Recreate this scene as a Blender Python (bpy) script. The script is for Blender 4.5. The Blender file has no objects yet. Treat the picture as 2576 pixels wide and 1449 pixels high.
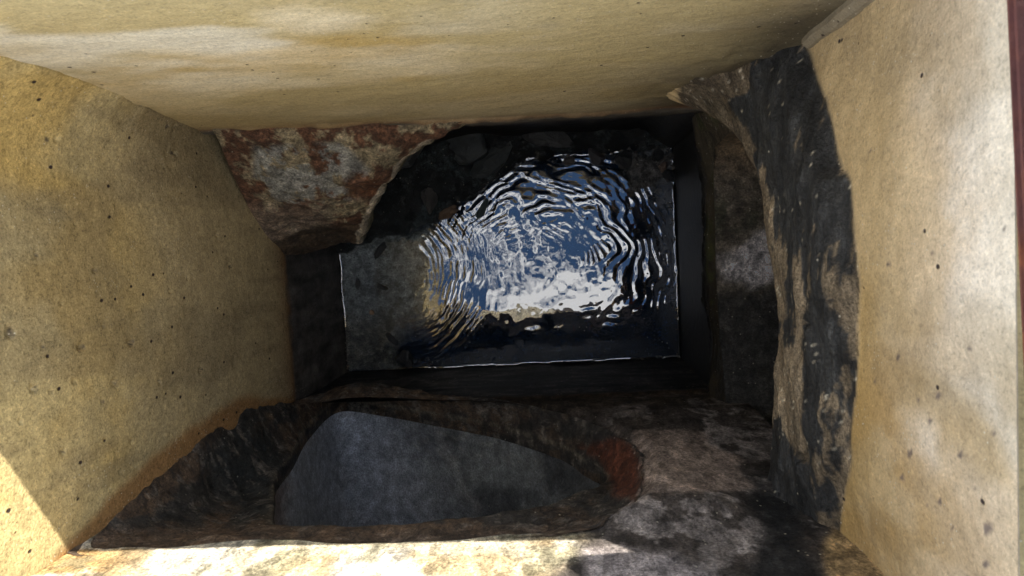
import bpy, math, random
import numpy as np
from mathutils import Vector, Matrix

random.seed(7)
rng = np.random.default_rng(7)
S = bpy.context.scene

# ------------------------------------------------------------------ camera
CAMZ = 0.532                       # camera height above the rim of the basin
CR = np.array([[0.9961135695, 0.04967599756, 0.07273274294],
               [-0.05467815287, 0.9961529770, 0.06848026041],
               [-0.06905111316, -0.07219100868, 0.9949976895]])
FPX = 1925.58                      # focal length in pixels of a 2576 px wide picture
cam_data = bpy.data.cameras.new('camera')
cam = bpy.data.objects.new('camera', cam_data)
S.collection.objects.link(cam)
m4 = Matrix(CR.tolist()).to_4x4()
m4.translation = Vector((0, 0, CAMZ))
cam.matrix_world = m4
cam_data.sensor_width = 36
cam_data.lens = FPX / 2576 * 36
cam_data.clip_start = 0.02
cam_data.clip_end = 500
cam_data.dof.use_dof = True
cam_data.dof.focus_distance = 1.7
cam_data.dof.aperture_fstop = 16
S.camera = cam

# ------------------------------------------------------------------ world, sun, exposure
SUN = Vector((0.75, 1.66, 1.0)).normalized()      # towards the sun
elev = math.asin(SUN.z)
azim = math.atan2(SUN.x, SUN.y)                   # from +Y towards +X
world = bpy.data.worlds.new('World')
S.world = world
world.use_nodes = True
nt = world.node_tree
nt.nodes.clear()
def N(t, kind, **kw):
    n = t.nodes.new(kind)
    for k, v in kw.items():
        if k in n.inputs.keys():
            n.inputs[k].default_value = v
        else:
            setattr(n, k, v)
    return n
out = N(nt, 'ShaderNodeOutputWorld')
bg = N(nt, 'ShaderNodeBackground')
bg.inputs['Strength'].default_value = 0.15
sky = N(nt, 'ShaderNodeTexSky', sky_type='NISHITA', sun_disc=False)
sky.sun_elevation = elev
sky.sun_rotation = azim
tc = N(nt, 'ShaderNodeTexCoord')
# clouds: a layer overhead, direction divided by its height so that they shrink towards the horizon
sep = N(nt, 'ShaderNodeSeparateXYZ')
nt.links.new(tc.outputs['Generated'], sep.inputs[0])
mx = N(nt, 'ShaderNodeMath', operation='MAXIMUM'); mx.inputs[1].default_value = 0.08
nt.links.new(sep.outputs['Z'], mx.inputs[0])
dv = N(nt, 'ShaderNodeVectorMath', operation='DIVIDE')
nt.links.new(tc.outputs['Generated'], dv.inputs[0])
cmb = N(nt, 'ShaderNodeCombineXYZ')
for i in range(3): nt.links.new(mx.outputs[0], cmb.inputs[i])
nt.links.new(cmb.outputs[0], dv.inputs[1])
cn = N(nt, 'ShaderNodeTexNoise'); cn.inputs['Scale'].default_value = 5.2
cn.inputs['Detail'].default_value = 7; cn.inputs['Roughness'].default_value = 0.58
cn.inputs['Distortion'].default_value = 0.4
nt.links.new(dv.outputs[0], cn.inputs['Vector'])
cr = N(nt, 'ShaderNodeValToRGB')
cr.color_ramp.elements[0].position = 0.48; cr.color_ramp.elements[0].color = (0, 0, 0, 1)
cr.color_ramp.elements[1].position = 0.565; cr.color_ramp.elements[1].color = (1, 1, 1, 1)
nt.links.new(cn.outputs['Fac'], cr.inputs[0])
mixc = N(nt, 'ShaderNodeMix', data_type='RGBA')
mixc.inputs['B'].default_value = (12.0, 12.2, 12.6, 1)
CLOUD = mixc
nt.links.new(cr.outputs[0], mixc.inputs[0])
tint = N(nt, 'ShaderNodeMix', data_type='RGBA', blend_type='MULTIPLY')
tint.inputs[0].default_value = 1.0; tint.inputs[7].default_value = (0.62, 0.82, 1.0, 1)
nt.links.new(sky.outputs[0], tint.inputs[6])
nt.links.new(tint.outputs[2], mixc.inputs[6])
mixc.inputs[7].default_value = (10.5, 10.5, 10.6, 1)
nt.links.new(mixc.outputs[2], bg.inputs['Color'])
nt.links.new(bg.outputs[0], out.inputs['Surface'])

sd = bpy.data.lights.new('sun', 'SUN')
sd.energy = 4.6
sd.angle = math.radians(0.5)
sd.color = (1.0, 0.94, 0.86)
so = bpy.data.objects.new('sun', sd)
S.collection.objects.link(so)
so.rotation_euler = SUN.to_track_quat('Z', 'Y').to_euler()
so.location = (0.5, 1, 3)

S.view_settings.view_transform = 'Standard'
S.view_settings.look = 'None'
S.view_settings.gamma = 1
S.view_settings.use_curve_mapping = False
S.view_settings.exposure = 1.5
S.cycles.max_bounces = 10
S.cycles.diffuse_bounces = 6
S.cycles.sample_clamp_indirect = 6

# ------------------------------------------------------------------ the basin's measures (metres)
X0, X1, Y0, Y1 = -0.6288, 0.2979, -0.3581, 0.2119
WZ = -1.548                        # water level
SZ = -1.1435                       # top of the wet band
BOT = -1.62

def px(P):
    """where the points P (n,3) lie in a 2576 px wide survey of the basin; used to lay stains and joints out where they were measured"""
    q = (np.asarray(P, float) - np.array([0, 0, CAMZ])) @ CR
    d = np.maximum(-q[:, 2], 1e-3)
    return 1288 + FPX * q[:, 0] / d, 724.5 - FPX * q[:, 1] / d
def bp(u, v, ax, val):
    """survey sight line (u, v) met with the plane coordinate[ax] = val"""
    d = CR @ np.array([(u - 1288) / FPX, -(v - 724.5) / FPX, -1])
    o = np.array([0, 0, CAMZ])
    return o + (val - o[ax]) / d[ax] * d
def bpl(u, v, p0, n):
    d = CR @ np.array([(u - 1288) / FPX, -(v - 724.5) / FPX, -1])
    o = np.array([0, 0, CAMZ]); p0 = np.array(p0); n = np.array(n)
    return o + ((p0 - o) @ n) / (d @ n) * d

# ------------------------------------------------------------------ numpy noise
_T = np.random.default_rng(3).random(65536)
def vnoise(x, y, z=0.0, seed=0):
    x = np.asarray(x, float); y = np.asarray(y, float); z = np.asarray(z, float) + np.zeros_like(x)
    xi, yi, zi = np.floor(x).astype(np.int64), np.floor(y).astype(np.int64), np.floor(z).astype(np.int64)
    fx, fy, fz = x - xi, y - yi, z - zi
    fx, fy, fz = [t * t * t * (t * (6 * t - 15) + 10) for t in (fx, fy, fz)]
    def h(a, b, c):
        k = (a * 73856093) ^ (b * 19349663) ^ (c * 83492791) ^ (seed * 2654435)
        k = (k ^ (k >> 13)) * 1274126177
        return _T[(k ^ (k >> 16)) & 65535]
    r = 0
    for a in (0, 1):
        for b in (0, 1):
            for c in (0, 1):
                r = r + h(xi + a, yi + b, zi + c) * (fx if a else 1 - fx) * (fy if b else 1 - fy) * (fz if c else 1 - fz)
    return r
def fbm(x, y, z=0.0, o=4, seed=0, g=0.5):
    s, a, t = 0, 1.0, 0
    for i in range(o):
        k = 2 ** i
        s = s + a * vnoise(np.asarray(x) * k + 11.3 * i, np.asarray(y) * k + 5.7 * i, np.asarray(z) * k + 3.1 * i, seed + i)
        t += a; a *= g
    return s / t
def sm(a, b, x):
    t = np.clip((x - a) / (b - a), 0, 1)
    return t * t * (3 - 2 * t)
def sdf(u, v, poly):
    """signed distance to a polygon, negative inside"""
    u = np.asarray(u, float); v = np.asarray(v, float)
    d = np.full(u.shape, 1e9); ins = np.zeros(u.shape, bool)
    n = len(poly)
    for i in range(n):
        ax, ay = poly[i]; bx_, by_ = poly[(i + 1) % n]
        ex, ey = bx_ - ax, by_ - ay
        t = np.clip(((u - ax) * ex + (v - ay) * ey) / (ex * ex + ey * ey + 1e-12), 0, 1)
        d = np.minimum(d, np.hypot(u - ax - t * ex, v - ay - t * ey))
        c = ((ay > v) != (by_ > v))
        with np.errstate(divide='ignore', invalid='ignore'):
            xx = ex * (v - ay) / (ey if ey else 1e-9) + ax
        ins ^= c & (u < xx)
    return np.where(ins, -d, d)
def mixa(col, new, f):
    f = np.clip(np.asarray(f), 0, 1)[:, None]
    return col * (1 - f) + np.asarray(new) * f

# ------------------------------------------------------------------ objects and meshes
def tag(o, label=None, cat=None, group=None, kind=None):
    if label: o['label'] = label
    if cat: o['category'] = cat
    if group: o['group'] = group
    if kind: o['kind'] = kind
    return o
def empty(name, loc=(0, 0, 0)):
    o = bpy.data.objects.new(name, None); S.collection.objects.link(o); o.location = loc
    o.empty_display_size = 0.05
    return o
def mesh(name, V, F, mat, parent=None, col=None, rough=None, smooth=True):
    V = np.asarray(V, np.float32)
    me = bpy.data.meshes.new(name)
    if parent is not None:
        V = V - np.array(parent.location, np.float32)
    if isinstance(F, np.ndarray) and F.ndim == 2:
        me.vertices.add(len(V)); me.vertices.foreach_set('co', V.ravel())
        k = F.shape[1]
        me.loops.add(F.size); me.loops.foreach_set('vertex_index', F.ravel().astype(np.int32))
        me.polygons.add(len(F)); me.polygons.foreach_set('loop_start', (np.arange(len(F)) * k).astype(np.int32))
        me.update(calc_edges=True)
    else:
        me.from_pydata(V.tolist(), [], F)
    me.polygons.foreach_set('use_smooth', np.full(len(me.polygons), smooth))
    if col is not None:
        a = me.color_attributes.new('Col', 'FLOAT_COLOR', 'POINT')
        r = np.ones(len(V)) * 0.85 if rough is None else rough
        a.data.foreach_set('color', np.column_stack([col, r]).astype(np.float32).ravel())
    me.validate()
    me.materials.append(mat)
    o = bpy.data.objects.new(name, me); S.collection.objects.link(o)
    if parent is not None: o.parent = parent
    return o
def grid_faces(nu, nv, closed_u=False):
    i = np.arange(nu if closed_u else nu - 1); j = np.arange(nv - 1)
    I, J = np.meshgrid(i, j, indexing='ij')
    I2 = (I + 1) % nu
    return np.stack([I * nv + J, I2 * nv + J, I2 * nv + J + 1, I * nv + J + 1], -1).reshape(-1, 4)
def cr_spline(P, n, closed=False):
    """Catmull-Rom through the rows of P, n samples in all"""
    P = np.asarray(P, float); m = len(P)
    if closed:
        Q = np.concatenate([P[-1:], P, P[:2]]); segs = m
    else:
        Q = np.concatenate([2 * P[:1] - P[1:2], P, 2 * P[-1:] - P[-2:-1]]); segs = m - 1
    t = np.linspace(0, segs, n, endpoint=not closed)
    k = np.minimum(t.astype(int), segs - 1); f = (t - k).reshape((-1,) + (1,) * (P.ndim - 1))
    p0, p1, p2, p3 = Q[k], Q[k + 1], Q[k + 2], Q[k + 3]
    return 0.5 * (2 * p1 + (p2 - p0) * f + (2 * p0 - 5 * p1 + 4 * p2 - p3) * f ** 2 + (3 * p1 - p0 - 3 * p2 + p3) * f ** 3)
def normals(V, F):
    n = np.zeros_like(V)
    a = np.cross(V[F[:, 2]] - V[F[:, 0]], V[F[:, 3]] - V[F[:, 1]])
    for k in range(4): np.add.at(n, F[:, k], a)
    return n / (np.linalg.norm(n, axis=1, keepdims=True) + 1e-12)

# ------------------------------------------------------------------ materials
def material(name):
    m = bpy.data.materials.new(name); m.use_nodes = True
    t = m.node_tree; t.nodes.clear()
    o = N(t, 'ShaderNodeOutputMaterial'); b = N(t, 'ShaderNodeBsdfPrincipled')
    t.links.new(b.outputs[0], o.inputs['Surface'])
    return m, t, b
def noise(t, vec, scale, detail=5, rough=0.6, dist=0.0):
    n = N(t, 'ShaderNodeTexNoise')
    n.inputs['Scale'].default_value = scale; n.inputs['Detail'].default_value = detail
    n.inputs['Roughness'].default_value = rough; n.inputs['Distortion'].default_value = dist
    t.links.new(vec, n.inputs['Vector'])
    return n.outputs['Fac']
def ramp(t, f, stops):
    r = N(t, 'ShaderNodeValToRGB')
    while len(r.color_ramp.elements) < len(stops): r.color_ramp.elements.new(0.5)
    for e, (p, c) in zip(r.color_ramp.elements, stops):
        e.position = p; e.color = (c, c, c, 1) if not isinstance(c, tuple) else tuple(c) + (1,)
    t.links.new(f, r.inputs[0])
    return r.outputs[0]
def mult(t, a, b, fac=1.0, mode='MULTIPLY'):
    n = N(t, 'ShaderNodeMix', data_type='RGBA', blend_type=mode)
    n.inputs[0].default_value = fac
    t.links.new(a, n.inputs[6])
    if isinstance(b, tuple): n.inputs[7].default_value = b + (1,)
    else: t.links.new(b, n.inputs[7])
    return n.outputs[2]
def mixby(t, f, a, b):
    n = N(t, 'ShaderNodeMix', data_type='RGBA')
    t.links.new(f, n.inputs[0]); t.links.new(a, n.inputs[6])
    if isinstance(b, tuple): n.inputs[7].default_value = b + (1,)
    else: t.links.new(b, n.inputs[7])
    return n.outputs[2]
def bump(t, b, h, dist, strength=1.0, prev=None):
    n = N(t, 'ShaderNodeBump'); n.inputs['Distance'].default_value = dist
    n.inputs['Strength'].default_value = strength
    t.links.new(h, n.inputs['Height'])
    if prev: t.links.new(prev, n.inputs['Normal'])
    t.links.new(n.outputs[0], b.inputs['Normal'])
    return n.outputs[0]
def attr(t):
    a = N(t, 'ShaderNodeAttribute', attribute_name='Col')
    return a
def objvec(t, scale=None):
    c = N(t, 'ShaderNodeTexCoord')
    if scale is None: return c.outputs['Object']
    mp = N(t, 'ShaderNodeMapping'); mp.inputs['Scale'].default_value = scale
    t.links.new(c.outputs['Object'], mp.inputs['Vector'])
    return mp.outputs[0]

def concrete_mat(name, stretch=(1, 1, 1), pits=1.0, coarse=1.0, grain=0.5, spec=0.3, cloud=0.8, psize=1.0):
    """base colour from the surface's own stain map, with sand grain, pits and fine relief on top"""
    m, t, b = material(name)
    a = attr(t); v = objvec(t); vs = objvec(t, stretch)
    c = a.outputs['Color']
    c = mult(t, c, ramp(t, noise(t, vs, 22, 6, 0.65, 0.3), [(0.3, 0.66), (0.5, 1.0), (0.72, 1.25)]), cloud)
    c = mult(t, c, ramp(t, noise(t, vs, 95, 4, 0.7), [(0.32, 0.6), (0.5, 1.0), (0.68, 1.35)]), min(1, grain * 1.15))
    g = noise(t, v, 300, 3, 0.7)
    c = mult(t, c, ramp(t, g, [(0.36, 0.45), (0.5, 1.0), (0.64, 1.45)]), min(1, grain * 1.0))
    # sand grains that catch the light: pale specks
    vo = N(t, 'ShaderNodeTexVoronoi', feature='F1'); vo.inputs['Scale'].default_value = 260
    t.links.new(v, vo.inputs['Vector'])
    gr = noise(t, v, 150, 3, 0.8)
    c = mult(t, c, ramp(t, gr, [(0.36, 0.5), (0.44, 1.0), (0.58, 1.0), (0.66, 1.4)]), min(1, grain * 1.6))
    sel = N(t, 'ShaderNodeMath', operation='GREATER_THAN'); sel.inputs[1].default_value = 0.94
    sr = N(t, 'ShaderNodeSeparateColor'); t.links.new(vo.outputs['Color'], sr.inputs[0])
    t.links.new(sr.outputs[0], sel.inputs[0])
    near = ramp(t, vo.outputs['Distance'], [(0.12, 1.0), (0.3, 0.0)])
    sp = mult(t, sel.outputs[0], near)
    c = mixby(t, sp, c, (0.62, 0.56, 0.42))
    # pin holes: dark dots of air bubbles
    vp = N(t, 'ShaderNodeTexVoronoi', feature='F1'); vp.inputs['Scale'].default_value = 70
    t.links.new(objvec(t, (1, 1, 0.7)), vp.inputs['Vector'])
    s2 = N(t, 'ShaderNodeSeparateColor'); t.links.new(vp.outputs['Color'], s2.inputs[0])
    g2 = N(t, 'ShaderNodeMath', operation='GREATER_THAN'); g2.inputs[1].default_value = 1 - 0.10 * pits
    t.links.new(s2.outputs[1], g2.inputs[0])
    n2 = ramp(t, vp.outputs['Distance'], [(0.10 * psize, 1.0), (0.17 * psize, 0.0)])
    pit = mult(t, g2.outputs[0], n2)
    c = mixby(t, pit, c, (0.05, 0.035, 0.03))
    t.links.new(c, b.inputs['Base Color'])
    t.links.new(a.outputs['Alpha'], b.inputs['Roughness'])
    b.inputs['Specular IOR Level'].default_value = spec
    n = bump(t, b, noise(t, vs, 60, 6, 0.6), 0.0022 * coarse)
    n = bump(t, b, g, 0.0012, 0.8, n)
    inv = N(t, 'ShaderNodeInvert'); t.links.new(pit, inv.inputs['Color'])
    bump(t, b, inv.outputs[0], 0.002, 1.0, n)
    return m
def mortar_mat(name, lines=False, coarse=1.0, spec=0.5, specks=0.955, stretch=None, fl=1.0):
    m, t, b = material(name)
    a = attr(t); v = objvec(t)
    c = a.outputs['Color']
    vs = objvec(t, stretch) if stretch else v
    w = noise(t, vs, 34, 8, 0.72, 0.12)
    c = mult(t, c, ramp(t, w, [(0.32, 0.45), (0.5, 1.0), (0.68, 1.6)]), 0.9)
    fk = noise(t, vs, 48, 9, 0.75, 0.2)
    fkr = ramp(t, fk, [(0.44, 0.5), (0.475, 1.0), (0.55, 1.0), (0.575, 1.75)])
    c = mult(t, c, fkr, 0.85 * fl)
    g = noise(t, v, 240, 4, 0.8)
    c = mult(t, c, ramp(t, g, [(0.36, 0.4), (0.5, 1.0), (0.64, 1.7)]), 0.8)
    vo = N(t, 'ShaderNodeTexVoronoi', feature='F1'); vo.inputs['Scale'].default_value = 150
    t.links.new(v, vo.inputs['Vector'])
    sr = N(t, 'ShaderNodeSeparateColor'); t.links.new(vo.outputs['Color'], sr.inputs[0])
    sel = N(t, 'ShaderNodeMath', operation='GREATER_THAN'); sel.inputs[1].default_value = specks
    t.links.new(sr.outputs[0], sel.inputs[0])
    sp = mult(t, sel.outputs[0], ramp(t, vo.outputs['Distance'], [(0.12, 1.0), (0.26, 0.0)]))
    c = mixby(t, sp, c, (0.55, 0.5, 0.38))
    t.links.new(c, b.inputs['Base Color'])
    t.links.new(a.outputs['Alpha'], b.inputs['Roughness'])
    b.inputs['Specular IOR Level'].default_value = spec
    n = bump(t, b, w, 0.012 * coarse * fl)
    n = bump(t, b, fkr, 0.003 * coarse, 0.8, n)
    n = bump(t, b, noise(t, v, 120, 5, 0.7), 0.004 * coarse, 1, n)
    n = bump(t, b, g, 0.0016, 1, n)
    if lines:
        wv = N(t, 'ShaderNodeTexWave', wave_type='BANDS', bands_direction='X')
        wv.inputs['Scale'].default_value = 34; wv.inputs['Distortion'].default_value = 5
        wv.inputs['Detail'].default_value = 3; wv.inputs['Detail Scale'].default_value = 2
        mp = N(t, 'ShaderNodeMapping'); mp.inputs['Rotation'].default_value = (0, 0, math.radians(38))
        t.links.new(v, mp.inputs['Vector']); t.links.new(mp.outputs[0], wv.inputs['Vector'])
        bump(t, b, wv.outputs['Fac'], 0.0014, 0.6, n)
    return m
M_far = concrete_mat('concrete_far', (0.6, 1, 1.3), pits=0.6, grain=0.2, cloud=0.35)
M_left = concrete_mat('concrete_left', (1, 1, 1), pits=1.0, grain=0.34, spec=0.12, psize=1.2, cloud=0.5)
M_near = mortar_mat('concrete_near', coarse=0.6, spec=0.22, stretch=(1, 1, 0.5))
M_right = concrete_mat('concrete_right', (1, 1, 0.8), pits=0.8, coarse=1.3, grain=0.2, cloud=0.45)
M_mortar = mortar_mat('mortar', specks=0.97)
M_pipe = mortar_mat('pipe_concrete', lines=True, coarse=0.25, specks=0.985, fl=0.35)
M_collar = mortar_mat('trowelled_mortar', coarse=1.0, specks=0.985, stretch=(0.6, 0.28, 1.1), fl=0.8, spec=0.35)
M_clay = mortar_mat('rusty_mortar', coarse=0.8, specks=0.985)
M_mud = mortar_mat('wet_rubble', coarse=1.3, spec=0.9, specks=0.975)

# ------------------------------------------------------------------ wall panels
TAN = np.array([0.50, 0.395, 0.190])
PALE = np.array([0.74, 0.63, 0.42])
OCHRE = np.array([0.44, 0.30, 0.095])
GREY = np.array([0.37, 0.292, 0.165])
WET = np.array([0.010, 0.009, 0.008])
DARK = np.array([0.034, 0.036, 0.036])
RUST = np.array([0.19, 0.085, 0.035])

def panel(name, O, U, Vv, Nn, lu, lv, step, hfun, cfun, mat, parent, hole=None, back=0.14, split=None):
    """a wall slab: its inner face a relief grid (hole cut to the outline), its back a plain face"""
    nu, nv = int(lu / step) + 1, int(lv / step) + 1
    u = np.linspace(0, lu, nu); v = np.linspace(0, lv, nv)
    A, B = np.meshgrid(u, v, indexing='ij'); A = A.ravel(); B = B.ravel()
    F = grid_faces(nu, nv)
    O, U, Vv, Nn = map(lambda q: np.array(q, float), (O, U, Vv, Nn))
    if hole is not None:
        pl = [((np.array(h) - O) @ U, (np.array(h) - O) @ Vv) for h in hole]
        d = sdf(A, B, pl)
        keep = (d[F] > 0).all(1)
        cut = ~keep
        F = F[keep]
        edge = np.zeros(len(A), bool)
        tmp = np.zeros(len(A), bool); tmp[grid_faces(nu, nv)[cut].ravel()] = True
        used = np.zeros(len(A), bool); used[F.ravel()] = True
        edge = tmp & used
        idx = np.where(edge)[0]
        best = np.full(len(idx), 1e9); bu = A[idx].copy(); bv = B[idx].copy()
        for i in range(len(pl)):
            ax, ay = pl[i]; cx, cy = pl[(i + 1) % len(pl)]; ex, ey = cx - ax, cy - ay
            t = np.clip(((A[idx] - ax) * ex + (B[idx] - ay) * ey) / (ex * ex + ey * ey + 1e-12), 0, 1)
            qx, qy = ax + t * ex, ay + t * ey; dd = np.hypot(A[idx] - qx, B[idx] - qy)
            k = dd < best
            best[k] = dd[k]; bu[k] = qx[k]; bv[k] = qy[k]
        ok = (bu >= 0) & (bu <= lu) & (bv >= 0) & (bv <= lv)
        A[idx[ok]] = bu[ok]; B[idx[ok]] = bv[ok]
    P = O + A[:, None] * U + B[:, None] * Vv
    uu, vv = px(P)
    H = hfun(P, uu, vv)
    H = H * (0.02 + 0.98 * sm(0, 0.04, -P[:, 2]))
    P = P + H[:, None] * Nn
    uu, vv = px(P)
    col, rough = cfun(P, uu, vv, H)
    # back face and edges of the slab
    C = np.array([O, O + lu * U, O + lu * U + lv * Vv, O + lv * Vv])
    n0 = len(P)
    Bk = C - back * Nn
    P = np.concatenate([P, C - 0.001 * Nn, Bk])
    col = np.concatenate([col, np.tile(TAN, (8, 1))]); rough = np.concatenate([rough, np.full(8, 0.9)])
    X = np.array([[n0 + i, n0 + (i + 1) % 4, n0 + 4 + (i + 1) % 4, n0 + 4 + i] for i in range(4)])
    F = np.concatenate([F, X])
    if split is not None:                     # the mortar laid on the wall is a part of its own
        sname, sfun, smat = split
        mk = np.concatenate([sfun(P[:n0]), np.zeros(8, bool)])
        inm = mk[F].all(1)
        F2 = F[inm]; F = F[~inm]
        u2 = np.zeros(len(P), bool); u2[F2.ravel()] = True; rm2 = np.cumsum(u2) - 1
        mesh(sname, P[u2], rm2[F2], smat, parent, col[u2], rough[u2])
    used = np.zeros(len(P), bool); used[F.ravel()] = True
    remap = np.cumsum(used) - 1
    return mesh(name, P[used], remap[F], mat, parent, col[used], rough[used])

basin = empty('catch_basin', (0, 0, 0))
tag(basin, 'stained tan concrete drain basin with a wet black band above the water', 'catch basin')

def wetband(P, col, rough, nz, edge=0.0, rustw=0.05, k=1.0):
    """the long-wet lower band and the rust line above it"""
    z = P[:, 2] + (nz - 0.5) * 0.03 + edge
    col = mixa(col, RUST * 0.9, 0.75 * np.exp(-np.clip(z - SZ, 0, 9) / (rustw)) * (0.5 + nz))
    f = 1 - sm(SZ - 0.02, SZ + 0.012, z)
    col = mixa(col, WET[None] * k * (0.7 + 1.8 * nz[:, None]), f)
    rough = rough * (1 - f) + 0.6 * f
    return col, rough

# far wall -----------------------------------------------------------------
def h_far(P, u, v):
    x, z = P[:, 0], P[:, 2]
    h = (fbm(x * 6, z * 6, 0, 4, 1) - 0.5) * 0.006 + (fbm(x * 50, z * 50, 0, 2, 2) - 0.5) * 0.0012
    # ragged mortar along the head of the pipe opening
    zl = np.interp(x, [-0.629, -0.19, 0.0, 0.21, 0.3], [-0.776, -0.84, -0.875, -0.872, -0.86])
    zl = zl + (fbm(x * 22, z * 3, 0, 3, 4) - 0.5) * 0.03
    below = 1 - sm(-0.012, 0.012, z - zl)
    h = h + below * (0.012 * fbm(x * 18, z * 18, 0, 4, 5)) * (1 - sm(0, 1, (zl - z) / 0.09))
    h = h - 0.05 * (1 - sm(-0.05, 0, z - zl + 0.09)) * sm(-0.55, -0.2, x) * (1 - sm(0.2, 0.29, x))
    # crust in the far right corner
    h = h + 0.012 * np.exp(-((x - 0.29) / 0.10) ** 2) * (1 - sm(-0.50, -0.36, z)) * sm(-0.9, -0.6, z) * fbm(x * 40, z * 30, 0, 4, 8) * 1.4
    return h
def c_far(P, u, v, H):
    x, z = P[:, 0], P[:, 2]
    n1 = fbm(x * 4 + z * 1.2, z * 7, 0, 5, 20); n2 = fbm(x * 3 + 9, z * 6 + 2, 0, 5, 30); n3 = fbm(x * 30, z * 30, 0, 3, 33)
    col = np.tile(TAN, (len(P), 1))
    up = sm(-0.62, -0.2, z)
    col = mixa(col, GREY * 1.25, (1 - sm(-0.8, -0.45, z)) * 0.5)
    col = mixa(col, OCHRE * 1.15, sm(0.46, 0.70, n2) * (0.25 + 0.6 * up))
    col = mixa(col, PALE * 1.05, sm(0.46, 0.70, n1) * (0.2 + 0.65 * up))
    col = mixa(col, np.array([0.80, 0.74, 0.58]), sm(0.42, 0.68, fbm(x * 5 + 3, z * 9, 0, 4, 60)) * up * (1 - sm(-0.3, 0.05, x)) * 0.8)
    # dirt run in the far right corner
    k = np.exp(-((x - 0.30) / 0.12) ** 2) * (1 - sm(-0.46, -0.1, z) * 0.65)
    col = mixa(col, np.array([0.075, 0.06, 0.035]), np.clip(k * (0.7 + 1.2 * n1), 0, 1) * 0.95)
    k2 = (1 - sm(-0.66, -0.42, z)) * sm(0.0, 0.26, x)
    col = mixa(col, np.array([0.10, 0.075, 0.042]), k2 * (0.25 + n3) * 0.75)
    zl = np.interp(x, [-0.629, -0.19, 0.0, 0.21, 0.3], [-0.776, -0.84, -0.875, -0.872, -0.86])
    e = z - zl + (n3 - 0.5) * 0.02
    col = mixa(col, RUST, np.exp(-np.clip(e, 0, 9) / 0.02) * 0.8)
    col = mixa(col, np.array([0.14, 0.12, 0.09]) * (0.5 + n3[:, None]), 1 - sm(-0.01, 0.004, e))
    col = mixa(col, WET, 1 - sm(-0.10, -0.05, e))
    rough = np.full(len(P), 0.85)
    rough = rough - 0.3 * (1 - sm(-0.10, -0.05, e))
    return col, rough
panel('wall', (X0 - 0.04, Y1, BOT), (1, 0, 0), (0, 0, 1), (0, -1, 0), X1 - X0 + 0.08, -BOT, 0.005, h_far, c_far, M_far, basin)

# left wall ----------------------------------------------------------------
PITS = [(205, 872, 9), (330, 862, 9), (28, 835, 15), (290, 962, 10), (87, 978, 11), (190, 958, 6), (430, 270, 7), (306, 330, 4),
        (432, 385, 5), (545, 590, 4), (577, 670, 4), (425, 735, 4), (260, 1010, 4), (160, 1135, 6), (40, 958, 5), (130, 985, 4),
        (155, 760, 4), (190, 560, 4), (240, 680, 5), (90, 640, 5), (330, 1110, 4), (52, 1060, 5), (118, 350, 7), (420, 320, 6),
        (110, 870, 4), (260, 820, 4), (400, 960, 4), (470, 700, 4), (350, 520, 4), (505, 930, 4), (210, 1180, 4), (300, 1190, 4)]
def pitmap(u, v, lst, seed):
    k = np.zeros(len(u))
    wu = u + (fbm(u / 6, v / 6, 0, 2, seed) - 0.5) * 9; wv = v + (fbm(u / 6 + 40, v / 6, 0, 2, seed + 5) - 0.5) * 9
    for a, b_, r in lst:
        k = np.maximum(k, 1 - sm(0.45, 1.0, np.hypot(wu - a, (wv - b_) * 0.8) / r))
    return k
def h_left(P, u, v):
    y, z = P[:, 1], P[:, 2]
    h = (fbm(y * 6, z * 6, 0, 4, 41) - 0.5) * 0.006 + (fbm(y * 60, z * 60, 0, 2, 42) - 0.5) * 0.0012
    # rough break of the surface towards the far corner: the joint is a soft, wavy cove
    h = h + (0.06 + 0.02 * (fbm(y * 20, z * 20, 0, 3, 45) - .5)) * np.exp(-np.clip(Y1 - y, 0, 9) / 0.040) * sm(-0.85, -0.35, z)
    h = h - 0.007 * pitmap(u, v, PITS, 44)
    return h
def c_left(P, u, v, H):
    y, z = P[:, 1], P[:, 2]
    n1 = fbm(y * 7, z * 4, 0, 5, 50); n2 = fbm(y * 6 + 9, z * 3 + 2, 0, 5, 55); n3 = fbm(y * 30, z * 30, 0, 3, 58)
    st = fbm(y * 34, z * 5, 0, 4, 59)
    col = np.tile(TAN * 1.0, (len(P), 1))
    up = sm(-0.75, -0.28, z)
    col = mixa(col, GREY * 1.12, (1 - up) * 0.75)  # greyer low down: the difference in light is painted into the colour
    col = mixa(col, OCHRE * 1.2, sm(0.46, 0.62, n1) * up * 0.75)
    col = mixa(col, GREY * 0.72, sm(0.5, 0.64, n2) * 0.5)
    col = mixa(col, GREY * 0.6, sm(0.55, 0.7, st) * 0.35)
    col = mixa(col, np.array([0.07, 0.055, 0.045]), pitmap(u, v, PITS, 44) * 0.85)
    # rust-brown line along the mortar of the near opening
    ln = [(150, 1420), (300, 1258), (400, 1162), (500, 1088), (612, 1020), (735, 1020), (740, 1100), (300, 1449)]
    d = sdf(u, v, ln) + (n3 - 0.5) * 14
    col = mixa(col, np.array([0.30, 0.155, 0.055]), (1 - sm(6, 34, d)) * 0.85)
    rough = np.full(len(P), 0.88)
    return wetband(P, col, rough, n3, rustw=0.045, k=7 * (0.15 + fbm(y * 50, z * 8, 0, 3, 57)[:, None]))
panel('wall', (X0, Y0 - 0.04, BOT), (0, 1, 0), (0, 0, 1), (1, 0, 0), Y1 - Y0 + 0.08, -BOT, 0.0026, h_left, c_left, M_left, basin)

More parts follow.
